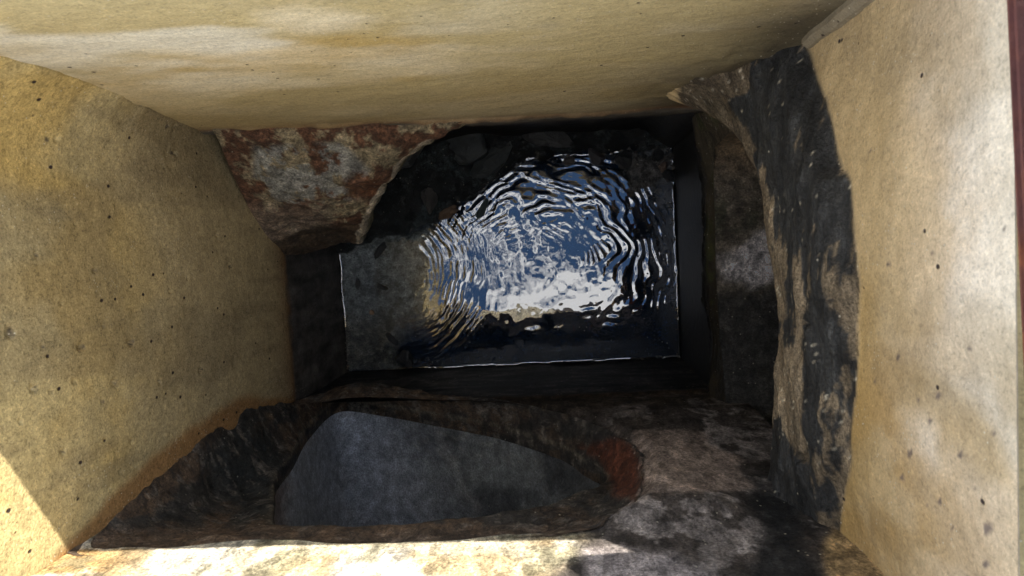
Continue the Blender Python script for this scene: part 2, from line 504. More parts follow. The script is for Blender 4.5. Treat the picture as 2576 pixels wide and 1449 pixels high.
# right wall ---------------------------------------------------------------
RH = [bp(a, b_, 0, X1) for a, b_ in [(1838, 330), (1880, 352), (1905, 392), (1930, 450), (1952, 520), (1968, 600), (1980, 700), (1984, 800), (1985, 900), (1984, 1000),
      (1972, 1100), (1945, 1200), (1910, 1215), (1870, 1150), (1845, 1080), (1826, 1000), (1812, 850), (1803, 700), (1800, 550), (1796, 430), (1800, 370)]]
RO = [(1690, 205), (1760, 165), (1860, 130), (1960, 100), (2025, 98), (2060, 190), (2090, 290), (2115, 400), (2140, 450), (2150, 560), (2162, 700), (2158, 900),
      (2150, 1060), (2140, 1200), (2120, 1300), (2112, 1349), (2085, 1449), (1500, 1449), (1500, 1010), (1790, 1000), (1772, 700), (1760, 400), (1720, 270)]
def h_right(P, u, v):
    y, z = P[:, 1], P[:, 2]
    h = (fbm(y * 8, z * 8, 0, 4, 61) - 0.5) * 0.010 + (fbm(y * 45, z * 45, 0, 3, 62) - 0.5) * 0.002
    d = sdf(u, v, RO) + (fbm(y * 12, z * 20, 0, 4, 63) - 0.5) * 30
    m = 1 - sm(-30, 4, d)
    h = h + m * (0.010 + 0.016 * sm(0, 90, -d) + 0.018 * fbm(y * 8, z * 26, 0, 5, 64))
    h = h + m * (fbm(y * 26, z * 60, 0, 4, 65) - 0.5) * 0.010
    # the fillet thrown into the far corner
    h = h + 0.092 * np.exp(-(Y1 - y) / 0.055) * sm(-0.92, -0.72, z) * (1 - sm(-0.66, -0.46, z))
    h = h - 0.010 * pitmap(u, v, [(1912, 205, 14), (1925, 150, 16), (2083, 1150, 10), (2090, 810, 9)], 66)
    h = h * (1 - 0.9 * (1 - sm(-1.17, -1.08, z)))
    hd = sdf(y, z, [(q_[1], q_[2]) for q_ in RH])
    h = h * sm(-0.002, 0.07, hd)
    return h
def c_right(P, u, v, H):
    y, z = P[:, 1], P[:, 2]
    n1 = fbm(y * 9, z * 6, 0, 5, 70); n2 = fbm(y * 12 + 4, z * 8, 0, 5, 75); n3 = fbm(y * 40, z * 40, 0, 3, 78)
    st = fbm(y * 12, z * 70, 0, 5, 79)
    hz = fbm(y * 5, z * 40, 0, 4, 85)
    col = np.tile(np.array([0.56, 0.41, 0.21]), (len(P), 1))
    # whitish, blotchy cement laitance close to the rim
    rim = sm(-0.24, -0.03, z + 0.06 * (n1 - 0.5))
    col = mixa(col, np.array([0.66, 0.52, 0.36]), rim * (0.5 + n2) * 0.9)
    col = mixa(col, np.array([0.76, 0.65, 0.50]), sm(0.50, 0.66, n1) * rim * 0.9)
    low = sm(700, 1000, v)
    col = mixa(col, np.array([0.46, 0.30, 0.12]), sm(0.36, 0.6, n2) * low * (1 - 0.6 * rim) * 0.9)
    blotch = 1 - sm(-40, 30, sdf(u, v, [(2250, 900), (2380, 930), (2480, 1010), (2560, 1230), (2470, 1200), (2360, 1090), (2240, 1020)]) + (n1 - 0.5) * 60)
    col = mixa(col, np.array([0.42, 0.29, 0.13]), blotch * 0.6)
    col = mixa(col, np.array([0.36, 0.27, 0.15]), sm(0.5, 0.66, fbm(y * 8 + 7, z * 5, 0, 4, 82)) * 0.35)
    dots = [(2345, 635, 6), (2350, 662, 5), (2235, 665, 5), (2525, 573, 8), (2360, 995, 10), (2310, 1010, 5), (2290, 1140, 9), (2340, 1060, 8), (2365, 1260, 8), (2415, 1145, 8),
            (2450, 1230, 6), (2485, 1330, 16), (2480, 1420, 12), (2260, 900, 6), (2270, 1200, 7), (2200, 960, 6), (2130, 540, 4), (2190, 380, 5), (2225, 470, 4), (2440, 880, 6), (2500, 1090, 7), (2395, 1330, 6), (2330, 1270, 5)]
    col = mixa(col, np.array([0.12, 0.09, 0.085]), pitmap(u, v, dots, 83) * 0.8)
    # mortar band round the opening: bare tan mortar under a worn black coat
    d = sdf(u, v, RO) + (fbm(y * 12, z * 20, 0, 4, 63) - 0.5) * 30
    col = mixa(col, np.array([0.46, 0.30, 0.10]), (1 - sm(0, 80, np.abs(d))) * sm(600, 760, v) * 0.6)
    m = 1 - sm(-8, 6, d)
    bare = np.array([0.28, 0.215, 0.135])[None] * (0.6 + 0.8 * st[:, None]) * (1 - 0.45 * (1 - sm(330, 520, v)) * (1 - sm(1830, 1900, u)))[:, None]
    col = mixa(col, bare, m)
    coat = fbm(y * 13, z * 34, 0, 6, 87, 0.66) + 0.10 * (1 - sm(250, 800, v)) - 0.02
    coat = coat + 0.16 * (1 - sm(-60, 50, sdf(u, v, [(1870, 180), (2040, 120), (2110, 420), (2150, 800), (2140, 900), (2060, 900), (2000, 560), (1900, 400)])))
    coat = coat - 0.5 * (1 - sm(-10, 30, sdf(u, v, [(1780, 180), (1860, 165), (1870, 215), (1790, 250)])))
    coat = coat - 0.5 * (1 - sm(-10, 30, sdf(u, v, [(1680, 180), (1780, 140), (1870, 140), (1868, 215), (1805, 255), (1850, 300), (1895, 375), (1790, 430)])))
    coat = coat - 0.17 * (1 - sm(-20, 30, sdf(u, v, [(1950, 850), (2010, 900), (2020, 1250), (1970, 1180)])))
    coat = coat - 0.15 * (1 - sm(-14, 20, sdf(u, v, [(2130, 700), (2170, 700), (2160, 1300), (2110, 1300)])))
    coat = coat - 0.17 * (1 - sm(-10, 26, sdf(u, v, [(1890, 430), (1915, 430), (1975, 800), (1940, 800)])))
    coat = coat + 0.4 * (1 - sm(-30, 20, sdf(u, v, [(1960, 1050), (2030, 1180), (2080, 1449), (1700, 1449), (1880, 1200)])))
    hd = sdf(y, z, [(q_[1], q_[2]) for q_ in RH])
    coat = coat - 0.3 * np.exp(-np.abs(hd) / 0.010) * (v < 1000) + 0.035 * sm(700, 1000, v)
    k = sm(0.47, 0.53, coat) * m
    col = mixa(col, DARK[None] * (0.7 + 0.9 * n3[:, None]), k * 0.96)
    # pale specks on the coat: glints painted into the colour
    cr = (vnoise(y * 330, z * 260, 0, 91) > 0.93) & (vnoise(y * 16, z * 16, 0, 92) > 0.40)
    col = mixa(col, np.array([0.62, 0.55, 0.40]), cr * m * 0.85)
    lw = 1 - sm(-1.0, -0.86, z + (n3 - 0.5) * 0.04)
    col = mixa(col, np.array([0.055, 0.045, 0.028])[None] * (0.5 + n3[:, None]) * (1 - 0.75 * sm(450, 800, v))[:, None], lw * 0.95)
    green = sm(0.55, 0.7, fbm(y * 20, z * 20, 0, 4, 94)) * (1 - sm(-0.9, -0.5, z)) * m
    col = mixa(col, np.array([0.06, 0.07, 0.02]), green * 0.5)
    rough = np.full(len(P), 0.85) - 0.25 * k
    wetf = (1 - sm(-1.075, -1.045, z + (n3 - .5) * 0.02))
    col = mixa(col, WET[None] * (0.6 + 1.4 * n3[:, None]), wetf)
    rough = rough * (1 - wetf) + 0.5 * wetf
    return col, rough
panel('wall', (X1, Y0 - 0.04, BOT), (0, 1, 0), (0, 0, 1), (-1, 0, 0), Y1 - Y0 + 0.08, -BOT, 0.0032, h_right, c_right, M_right, basin, hole=RH,
      split=('mortar_collar', lambda P: (sdf(*px(P), RO) + (fbm(P[:, 1] * 12, P[:, 2] * 20, 0, 4, 63) - 0.5) * 30 < 0) & (P[:, 2] > -1.02), M_collar))

# near wall ----------------------------------------------------------------
EPS = 0.004
OUTER = [  # outline of the broken opening: on the near wall (ax 1) or, where mortar fills the corner, on the left wall (ax 0)
    (182, 1390, 1, Y0 + 0.0008), (300, 1258, 0, X0 - EPS), (400, 1162, 0, X0 - EPS), (500, 1087, 0, X0 - EPS), (612, 1020, 0, X0 - EPS),
    (742, 1020, 1, Y0 + EPS), (900, 1000, 1, Y0 + 0.014), (1100, 1006, 1, Y0 + EPS), (1290, 1012, 1, Y0 + EPS), (1450, 1050, 1, Y0 + EPS),
    (1590, 1120, 1, Y0 + EPS), (1625, 1225, 1, Y0 + EPS), (1500, 1325, 1, Y0 + EPS), (1300, 1351, 1, Y0 + 0.001), (1000, 1376, 1, Y0 + 0.0008), (640, 1371, 1, Y0 + 0.0008)]
RIM = [(690, 1322, -.05), (686, 1262, -.065), (692, 1200, -.065), (735, 1140, -.055), (775, 1072, -.045),
       (850, 1008, -.035), (965, 1018, -.045), (1100, 1042, -.055), (1250, 1070, -.06), (1400, 1116, -.06),
       (1480, 1164, -.06), (1532, 1202, -.055), (1400, 1264, -.03), (1200, 1302, -.02), (1000, 1318, -.025), (800, 1326, -.035)]
outer3 = np.array([bp(a, b_, c, d) for a, b_, c, d in OUTER])
rim3 = np.array([bp(a, b_, 1, Y0 + d) for a, b_, d in RIM])
mid = []
for i in range(len(OUTER)):
    o_, r_ = outer3[i], rim3[i]
    bulge = {0: .0, 1: -.03, 2: -.035, 3: -.02, 4: .0, 5: .02, 6: .045, 7: .03, 8: .02, 9: .012, 10: .01, 11: .005}.get(i, -0.012)
    mid.append([o_ * (1 - f) + r_ * f + np.array([0, bulge * math.sin(math.pi * f), 0]) for f in (0, .25, .5, .75, 1)])
mid = np.array(mid)                                          # (16, 5, 3)
tail = mid[:, -1] + np.array([0, -0.03, 0])
mid = np.concatenate([mid, tail[:, None]], 1)
NS, NT = 520, 70
L = cr_spline(mid, NS, closed=True)                          # around
th_ = np.linspace(0, 2 * math.pi, NS, endpoint=False)
jx = (fbm(np.cos(th_) * 9 + 20, np.sin(th_) * 9, 0, 4, 401) - 0.5) * 0.022
jz = (fbm(np.cos(th_) * 9 + 50, np.sin(th_) * 9, 0, 4, 402) - 0.5) * 0.024
lf = L[:, 0, 0] < X0 + 0.003
L[:, :, 2] += jz[:, None] * np.array([1, .8, .5, .3, .35, .35])[None]
L[:, :, 0] += (jx * ~lf)[:, None] * np.array([1, .8, .5, .3, .35, .35])[None]
L = np.transpose(cr_spline(np.transpose(L, (1, 0, 2)), NT), (1, 0, 2))
HOLE_PTS = L[::4, 5].copy(); HOLE_PTS[:, 1] = L[::4, 0, 1]
hole_n = [(p[0] if p[1] < Y0 + 0.02 else X0 - 0.002, Y0, p[2]) for p in HOLE_PTS]
def h_near(P, u, v):
    x, z = P[:, 0], P[:, 2]
    h = (fbm(x * 8, z * 8, 0, 4, 101) - 0.5) * 0.008
    rightm = sm(-0.05, 0.08, x) * (1 - sm(-0.42, -0.33, z)) * sm(-1.1, -0.95, z) * (1 - 0.9 * sm(0.16, 0.27, x))
    lowm = (1 - sm(-0.80, -0.6, z)) * sm(-1.12, -1.02, z)
    m = np.maximum(rightm, lowm)
    h = h + m * (0.004 + 0.014 * (fbm(x * 9, z * 9, 0, 5, 102)) * rightm + 0.006 * fbm(x * 25, z * 12, 0, 4, 103))
    # keep the edge of the opening tight to its mortar
    pl = [(q[0], q[2]) for q in hole_n]
    d = sdf(x, z, pl)
    return h * sm(0.0, 0.03, d) + 0.0
def c_near(P, u, v, H):
    x, z = P[:, 0], P[:, 2]
    n1 = fbm(x * 7, z * 14, 0, 5, 110); n2 = fbm(x * 9 + 4, z * 16, 0, 5, 115); n3 = fbm(x * 40, z * 40, 0, 3, 118)
    st = fbm(x * 20 + z * 4, z * 22, 0, 5, 119)
    col = np.tile(np.array([0.64, 0.56, 0.39]), (len(P), 1))
    col = mixa(col, np.array([0.46, 0.31, 0.13]), sm(0.47, 0.62, n1) * 0.55)
    col = mixa(col, np.array([0.44, 0.26, 0.09]), (1 - sm(230, 420, u + (n1 - .5) * 120)) * 0.8)
    col = mixa(col, np.array([0.72, 0.67, 0.55]), sm(0.48, 0.60, n2) * 0.85)
    col = mixa(col, np.array([0.24, 0.22, 0.13]), sm(0.56, 0.66, st) * 0.7)
    # aged grey-brown mortar to the right and below
    mm = sm(1380, 1480, u + (n1 - 0.5) * 90 + (v - 1400) * 0.8)
    mm = np.maximum(mm, 1 - sm(1330, 1360, v + (n3 - 0.5) * 20))
    col = mixa(col, np.array([0.085, 0.072, 0.062])[None] * (0.4 + 1.2 * st[:, None]), mm)
    pale = sm(0.52, 0.56, fbm(x * 16, z * 12, 0, 6, 121, 0.62)) * mm * sm(1500, 1560, u) 
    col = mixa(col, np.array([0.26, 0.23, 0.21])[None] * (0.5 + n3[:, None]), pale)
    fl = 1 - sm(-12, 6, sdf(u, v, [(1600, 1085), (1760, 1090), (1850, 1140), (1900, 1225), (1760, 1250), (1610, 1250), (1595, 1170)]) + (n2 - 0.5) * 46)
    col = mixa(col, np.array([0.36, 0.285, 0.235])[None] * (0.6 + 0.8 * st[:, None]), fl * 0.95)
    rd = 1 - sm(-16, 8, sdf(u, v, [(1490, 1120), (1560, 1100), (1600, 1130), (1615, 1200), (1600, 1260), (1540, 1270), (1520, 1215)]) + (n3 - 0.5) * 24)
    col = mixa(col, np.array([0.17, 0.052, 0.024])[None] * (0.6 + 0.8 * n3[:, None]), rd * 0.95)
    lav = 1 - sm(-30, 20, sdf(u, v, [(1470, 1380), (1700, 1385), (1800, 1449), (1800, 1500), (1470, 1500)]) + (n1 - 0.5) * 60)
    col = mixa(col, np.array([0.50, 0.44, 0.42])[None] * (0.5 + 1.0 * n2[:, None]), lav * 0.9)
    dk = 1 - sm(-40, 20, sdf(u, v, [(1860, 1200), (1960, 1180), (2080, 1449), (2080, 1560), (1860, 1560), (1900, 1300)]) + (n1 - 0.5) * 60)
    col = mixa(col, DARK * 0.5, dk * 0.9)
    tn = sm(2070, 2100, u + (n1 - 0.5) * 60) * (1 - sm(1250, 1330, 2600 - v))
    col = mixa(col, np.array([0.42, 0.29, 0.14])[None] * (0.8 + 0.4 * n3[:, None]), tn)
    rough = np.full(len(P), 0.86)
    col, rough = wetband(P, col, rough, n3, edge=-0.004, rustw=0.03, k=1.6 * (0.3 + 1.4 * sm(.35, .7, fbm(x * 12, z * 40, 0, 4, 122)))[:, None])
    # darker brown on the old mortar just above the wet band
    f = (1 - sm(-1.05, -0.86, z)) * sm(SZ - 0.02, SZ, z)
    col = mixa(col, np.array([0.05, 0.038, 0.026])[None] * (0.5 + st[:, None]), f * 0.8)
    return col, rough
panel('wall', (X0 - 0.04, Y0, BOT), (1, 0, 0), (0, 0, 1), (0, 1, 0), X1 - X0 + 0.08, -BOT, 0.0038, h_near, c_near, M_near, basin, hole=hole_n)

# mortar collar lofted from the outline of the opening to the pipe's rim
V = L.reshape(-1, 3); F = grid_faces(NS, NT, True)
nn = normals(V, F)
tt = np.tile(np.linspace(0, 1, NT), NS)
env = np.sin(np.pi * np.clip(tt / 0.85, 0, 1)) ** 0.6
dsp = (fbm(V[:, 0] * 16, V[:, 2] * 16, V[:, 1] * 16, 5, 130) - 0.5) * 0.026 + (fbm(V[:, 0] * 60, V[:, 2] * 60, V[:, 1] * 60, 3, 131) - 0.5) * 0.009
if (nn[:, 1].mean() < 0): nn = -nn; F = F[:, ::-1]
V = V + nn * (dsp * env)[:, None]
u, v = px(V)
n1 = fbm(u / 60, v / 40, 0, 5, 135); n3 = fbm(V[:, 0] * 50, V[:, 2] * 50, V[:, 1] * 50, 3, 136); st = fbm(u / 90, v / 14, 0, 5, 137)
col = np.tile(np.array([0.060, 0.052, 0.042]), (len(V), 1)) * (0.4 + 1.2 * n3[:, None])
col = mixa(col, np.array([0.15, 0.095, 0.055]), sm(0.45, 0.6, n1) * 0.8 * (1 - sm(1200, 1300, u) * 0.4))
col = mixa(col, np.array([0.035, 0.037, 0.034]), 1 - sm(-50, 40, sdf(u, v, [(520, 1080), (690, 1060), (730, 1130), (690, 1310), (600, 1300), (520, 1180)])))
col = mixa(col, np.array([0.22, 0.19, 0.155]), sm(0.58, 0.64, fbm(V[:, 0] * 34, V[:, 1] * 34, V[:, 2] * 60, 5, 139, 0.65)) * 0.75)
col = mixa(col, np.array([0.020, 0.020, 0.018]), sm(0.58, 0.64, fbm(V[:, 0] * 30 + 9, V[:, 1] * 30, V[:, 2] * 44, 5, 140, 0.65)) * 0.7)
col = mixa(col, np.array([0.24, 0.16, 0.08]), (1 - sm(0, 0.05, tt)) * (u < 760) * 0.6)
col = mixa(col, np.array([0.20, 0.17, 0.12]), np.exp(-((tt - 0.8) / 0.03) ** 2) * (n3 > 0.4) * 0.7)  # pale line near the pipe rim: edge highlight put into the colour
col = mixa(col, np.array([0.19, 0.125, 0.08]) * 1.0, sm(1310, 1340, v) * 0.5)
rd = 1 - sm(-16, 8, sdf(u, v, [(1455, 1125), (1560, 1100), (1600, 1130), (1615, 1200), (1600, 1260), (1540, 1250), (1532, 1205), (1510, 1160)]) + (n3 - 0.5) * 24)
col = mixa(col, np.array([0.17, 0.052, 0.024])[None] * (0.6 + 0.8 * n3[:, None]), rd * 0.95)
mesh('mortar_collar', V, F, M_mortar, basin, col, np.full(len(V), 0.7))

# grey pipe seen through the opening in the near wall
def tube(name, ring, axis, length, rings, mat, parent, cfun, close=True, n=260):
    R_ = cr_spline(ring, n, closed=True)
    ts = np.linspace(0, 1, rings) ** 1.5 * length
    V = (R_[:, None, :] + np.array(axis)[None, None] * ts[None, :, None]).reshape(-1, 3)
    F = grid_faces(n, rings, True)
    c0 = V.reshape(n, rings, 3)[:, -1].mean(0)
    V = np.concatenate([V, [c0]])
    u, v = px(V)
    o = mesh(name, V, [tuple(int(q) for q in f) for f in F] + [(i * rings + rings - 1, ((i + 1) % n) * rings + rings - 1, n * rings) for i in range(n)], mat, parent, *cfun(V, u, v))
    return o
def c_pipe(V, u, v):
    n3 = fbm(u / 9, v / 9, 0, 3, 141); n1 = fbm(u / 70, v / 70, 0, 5, 142)
    col = np.tile(np.array([0.26, 0.27, 0.285]), (len(V), 1)) * (1.2 + 1.0 * n1[:, None])
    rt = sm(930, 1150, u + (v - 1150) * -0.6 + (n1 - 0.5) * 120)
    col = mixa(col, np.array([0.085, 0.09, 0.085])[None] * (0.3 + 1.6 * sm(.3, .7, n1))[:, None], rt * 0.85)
    col = mixa(col, np.array([0.34, 0.335, 0.32]), (1 - sm(0, 16, np.abs(sdf(u, v, [(1100, 1090), (1130, 1150), (1170, 1240), (1200, 1275), (1172, 1242), (1132, 1152)])) + (n3 - .5) * 14)) * 0.6)
    col = mixa(col, np.array([0.17, 0.10, 0.06]), (1 - sm(690, 740, u + (n3 - .5) * 30)) * 0.8)
    col = mixa(col, np.array([0.36, 0.35, 0.31]), sm(0.6, 0.7, fbm(u / 16, v / 8, 0, 4, 143)) * sm(950, 1050, u) * 0.6 * (1 - sm(1130, 1180, v)))
    return col, np.full(len(V), 0.42)
pn = empty('drain_pipe', tuple(rim3.mean(0)))
tag(pn, 'grey concrete pipe mouth low in the shaded wall at the bottom of the picture', 'pipe', 'pipes entering the basin')
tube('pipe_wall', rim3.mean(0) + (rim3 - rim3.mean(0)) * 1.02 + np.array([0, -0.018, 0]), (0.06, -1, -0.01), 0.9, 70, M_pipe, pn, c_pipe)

# pipe behind the opening in the right wall
def c_rpipe(V, u, v):
    n3 = fbm(u / 7, v / 7, 0, 3, 151); n1 = fbm(u / 50, v / 50, 0, 5, 152)
    col = np.tile(np.array([0.18, 0.15, 0.11]), (len(V), 1)) * (0.55 + 0.9 * n3[:, None])
    col = mixa(col, np.array([0.30, 0.20, 0.105]), (1 - sm(360, 480, v)) * 0.7)
    col = mixa(col, np.array([0.06, 0.065, 0.035]), sm(470, 540, v) * (1 - sm(560, 600, v)) * sm(0.4, 0.6, n1) * 0.8)
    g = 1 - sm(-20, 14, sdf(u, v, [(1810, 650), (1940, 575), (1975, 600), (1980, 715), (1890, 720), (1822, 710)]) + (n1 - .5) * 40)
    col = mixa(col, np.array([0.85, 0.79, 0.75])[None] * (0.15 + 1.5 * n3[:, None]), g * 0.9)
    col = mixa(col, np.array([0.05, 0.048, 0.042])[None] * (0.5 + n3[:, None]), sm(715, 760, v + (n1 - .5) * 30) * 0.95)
    return col, np.full(len(V), 0.6)
RH3 = np.array(RH)
pr_ = empty('drain_pipe', tuple(RH3.mean(0)))
tag(pr_, 'brown silted pipe mouth inside the black mortar arch of the right wall', 'pipe', 'pipes entering the basin')
R3 = RH3 + np.array([-0.001, 0, 0])
tube('pipe_wall', R3, (1, 0.02, 0.02), 0.8, 80, mortar_mat('silted_pipe', coarse=0.9, specks=0.95), pr_, c_rpipe)

# ------------------------------------------------------------------ rusty mortar-clad pipe in the far left corner
pA = np.array([-0.594, Y1, -0.776]); pB = np.array([X0, 0.004, -1.088]); pC = np.array([-0.189, Y1, -0.84])
pn_ = np.cross(pC - pA, pB - pA); pn_ /= np.linalg.norm(pn_)
if pn_[2] < 0: pn_ = -pn_
def st_pt(u, v, lift=0.0): return bpl(u, v, pA + pn_ * lift, pn_)
rows = [
    [(528, 318, 0), (640, 320, .0), (760, 317, .0), (880, 314, .0), (1000, 306, .0), (1090, 300, 0), (1180, 295, 0)],
    [(548, 350, 0), (660, 352, .01), (770, 350, .012), (880, 350, .012), (985, 340, .010), (1065, 325, .005), (1135, 312, 0)],
    [(575, 415, 0), (680, 412, .018), (785, 410, .022), (875, 410, .022), (955, 398, .018), (1015, 380, .010), (1066, 365, .0)],
    [(605, 480, 0), (700, 475, .020), (790, 470, .026), (860, 468, .026), (915, 458, .020), (958, 445, .010), (992, 432, .0)],
    [(640, 550, 0), (722, 525, .012), (795, 520, .020), (850, 518, .020), (890, 512, .014), (925, 508, .006), (945, 500, .0)],
    [(668, 596, 0), (740, 562, -.004), (800, 553, .002), (845, 552, .004), (880, 552, .004), (905, 550, .002), (926, 548, -.004)],
    [(690, 622, -.01), (750, 600, -.035), (805, 586, -.04), (845, 578, -.04), (872, 578, -.035), (890, 582, -.028), (908, 590, -.025)],
    [(708, 636, -.03), (760, 632, -.08), (812, 622, -.10), (848, 608, -.10), (870, 600, -.09), (887, 598, -.08), (900, 597, -.07)],
]
G = np.array([[st_pt(a, b_, c) for a, b_, c in r] for r in rows])
G = np.concatenate([G, G[-1:] + np.array([-0.02, 0.16, -0.02])])      # the underside runs back to the wall
NU, NV = 150, 130
g1 = cr_spline(G, NU); g2 = np.transpose(cr_spline(np.transpose(g1, (1, 0, 2)), NV), (1, 0, 2))   # (NU,NV,3)
# thickness: the right-hand edge turns under as the pipe's broken rim
dirn = np.array([-0.25, 0.35, -1.0]); dirn /= np.linalg.norm(dirn)
NE = 22
edge_ = g2[:, -1]
tk = np.linspace(0, 1, NE)[1:]
rimw = np.interp(np.linspace(0, 1, NU), [0, .2, .5, .8, 1], [.02, .05, .08, .09, .08])
outd = np.array([0.7, -0.25, 0])
ext = edge_[:, None] + dirn[None, None] * (rimw[:, None, None] * tk[None, :, None]) + outd[None, None] * (np.sin(np.pi * tk * 0.75) * 0.018)[None, :, None]
under = ext[:, -1:, :] + (np.linspace(0, 1, 24)[1:][None, :, None]) * np.array([-0.28, 0.08, 0.02])[None, None]
g3 = np.concatenate([g2, ext, under], 1)
NV3 = g3.shape[1]
V = g3.reshape(-1, 3); F = grid_faces(NU, NV3)
nn = normals(V, F)
if nn.reshape(NU, NV3, 3)[60, 60, 2] < 0: nn = -nn; F = F[:, ::-1]
iu = np.repeat(np.arange(NU), NV3) / (NU - 1); iv = np.tile(np.arange(NV3), NU) / NV
e0 = sm(0, 0.06, iu) * sm(0, 0.05, iv)
dsp = (fbm(V[:, 0] * 14, V[:, 1] * 14, V[:, 2] * 14, 4, 160) - 0.5) * 0.030 + (fbm(V[:, 0] * 50, V[:, 1] * 50, V[:, 2] * 50, 4, 161) - 0.5) * 0.009
V = V + nn * (dsp * e0)[:, None]
u, v = px(V)
n1 = fbm(V[:, 0] * 15, V[:, 1] * 18, V[:, 2] * 9, 6, 165, 0.68); n2 = fbm(V[:, 0] * 24 + 5, V[:, 1] * 26, V[:, 2] * 12, 6, 166, 0.68); n3 = fbm(u / 6, v / 6, 0, 3, 167)
col = np.tile(np.array([0.165, 0.078, 0.040]), (len(V), 1)) * (0.6 + 0.8 * n3[:, None])
ctr = 1 - sm(-60, 60, sdf(u, v, [(640, 370), (860, 360), (930, 430), (900, 500), (720, 520), (640, 470)]))
col = mixa(col, np.array([0.42, 0.34, 0.20])[None] * (0.6 + 0.8 * n3[:, None]), sm(0.46, 0.52, n1 + 0.13 * ctr - 0.10) * 0.9)
col = mixa(col, np.array([0.36, 0.355, 0.31]), sm(0.49, 0.54, n2 + 0.06 * ctr) * sm(0.35, 0.6, ctr) * 0.85)
col = mixa(col, np.array([0.18, 0.07, 0.028]), (1 - sm(-14, 14, sdf(u, v, [(860, 455), (900, 435), (960, 450), (940, 510), (880, 500)]) + (n3 - .5) * 20)) * 0.9)
lw = sm(480, 560, v + (n1 - .5) * 60) * (1 - sm(800, 860, u))
col = mixa(col, np.array([0.36, 0.28, 0.20])[None] * (0.6 + 0.8 * n3[:, None]), lw * 0.75)
col = mixa(col, np.array([0.15, 0.085, 0.05]), (1 - sm(0, .03, iu)) * 0.7)
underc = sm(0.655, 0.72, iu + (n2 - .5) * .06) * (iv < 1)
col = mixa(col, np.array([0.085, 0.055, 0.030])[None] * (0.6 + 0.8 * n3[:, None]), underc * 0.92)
rimc = np.exp(-np.clip(1.0 - iv, 0, 1) / (0.05 + 0.16 * iu)) * sm(0.12, 0.3, iu) * (1 - sm(0.80, 0.9, iu))
rimc = sm(0.42, 0.58, rimc + (n2 - 0.5) * 0.9)
col = mixa(col, np.array([0.62, 0.52, 0.37])[None] * (0.65 + 0.7 * n3[:, None]), rimc * 0.95)
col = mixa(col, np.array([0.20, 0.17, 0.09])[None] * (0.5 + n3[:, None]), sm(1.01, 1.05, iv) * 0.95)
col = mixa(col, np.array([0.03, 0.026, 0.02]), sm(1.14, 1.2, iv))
pf = empty('drain_pipe', tuple(G[3, 3]))
tag(pf, 'rust brown mortar clad pipe stub with broken rim in the far left corner', 'pipe', 'pipes entering the basin')
mesh('pipe_shell', V, F, M_clay, pf, col, np.full(len(V), 0.8))
# ------------------------------------------------------------------ sediment bed and rubble bank
WB = [(840, 640), (870, 636), (905, 610), (960, 592), (1030, 585), (1095, 566), (1150, 528), (1200, 490), (1245, 452), (1290, 420), (1340, 402), (1400, 392), (1480, 384), (1560, 378), (1720, 374), (1720, 250), (820, 250)]
def bank(x, y):
    P = np.column_stack([x, y, np.full(len(x), WZ)])
    u, v = px(P)
    d = sdf(u, v, WB) + (fbm(u / 34, v / 34, 0, 4, 170) - 0.5) * 34
    k = np.clip(-d, 0, None) / 1.08e3                       # metres inside the bank
    z = WZ + 0.010 * sm(0, 0.01, k) + np.clip(k, 0, 0.24) * (0.9 - 0.55 * sm(1250, 1500, u))
    z = z + sm(0, 0.03, k) * ((fbm(x * 22, y * 22, 0, 5, 171, 0.62) - 0.4) * 0.09)
    # silt shoal on the left
    sh = sdf(u, v, [(850, 600), (1085, 585), (1100, 700), (1085, 800), (1000, 830), (985, 915), (870, 935), (850, 930)]) + (fbm(u / 40, v / 40, 0, 4, 172) - .5) * 46
    depth = 0.012 + 0.035 * sm(-20, 80, sh) + 0.005 * fbm(u / 20, v / 20, 0, 3, 173)
    sh2 = sdf(u, v, [(1560, 380), (1700, 380), (1700, 455), (1650, 480), (1590, 500), (1560, 440)]) + (fbm(u / 16, v / 16, 0, 4, 174) - .5) * 40
    bedz = WZ - depth + 0.0
    bedz = np.where(sh2 < 0, WZ - 0.002 + np.clip(-sh2, 0, 30) * 0.0003 + (fbm(u / 7, v / 7, 0, 3, 175) - .5) * 0.008, bedz)
    z = np.where(d < 0, np.maximum(z, bedz), bedz - 0.002)
    return z, d, sh, sh2, u, v
st_ = 0.0038
gx = np.arange(X0 - 0.01, X1 + 0.02, st_); gy = np.arange(Y0 - 0.01, Y1 + 0.06, st_)
A, B = np.meshgrid(gx, gy, indexing='ij'); A = A.ravel(); B = B.ravel()
z, d, sh, sh2, u, v = bank(A, B)
V = np.column_stack([A, B, z]); F = grid_faces(len(gx), len(gy))
n3 = fbm(A * 90, B * 90, 0, 3, 180); n1 = fbm(A * 16, B * 16, 0, 4, 181)
col = np.tile(np.array([0.004, 0.014, 0.036]), (len(V), 1))
shm = 1 - sm(-25, 25, sh)
col = mixa(col, np.array([0.62, 0.61, 0.57])[None] * (0.8 + 0.4 * n1[:, None]), shm)
col = mixa(col, np.array([0.40, 0.31, 0.21])[None] * (0.6 + 0.8 * n3[:, None]), shm * sm(760, 840, v) * 0.7)
col = mixa(col, np.array([0.05, 0.045, 0.04]), shm * sm(0.60, 0.68, fbm(A * 30, B * 30, 0, 4, 183)) * 0.5)
bk = (d < 0) * 1.0
col = mixa(col, np.array([0.018, 0.020, 0.020])[None] * (0.4 + 1.3 * n3[:, None]), bk)
col = mixa(col, np.array([0.040, 0.050, 0.050]), bk * sm(0.56, 0.64, n1) * 0.8)
col = mixa(col, np.array([0.13, 0.12, 0.11])[None] * (0.3 + 1.4 * n3[:, None]), (sh2 < 0) * 0.95)
mesh('sediment_bed', V, F, M_mud, None, col, np.full(len(V), 0.26))
bpy.data.objects['sediment_bed']['kind'] = 'structure'
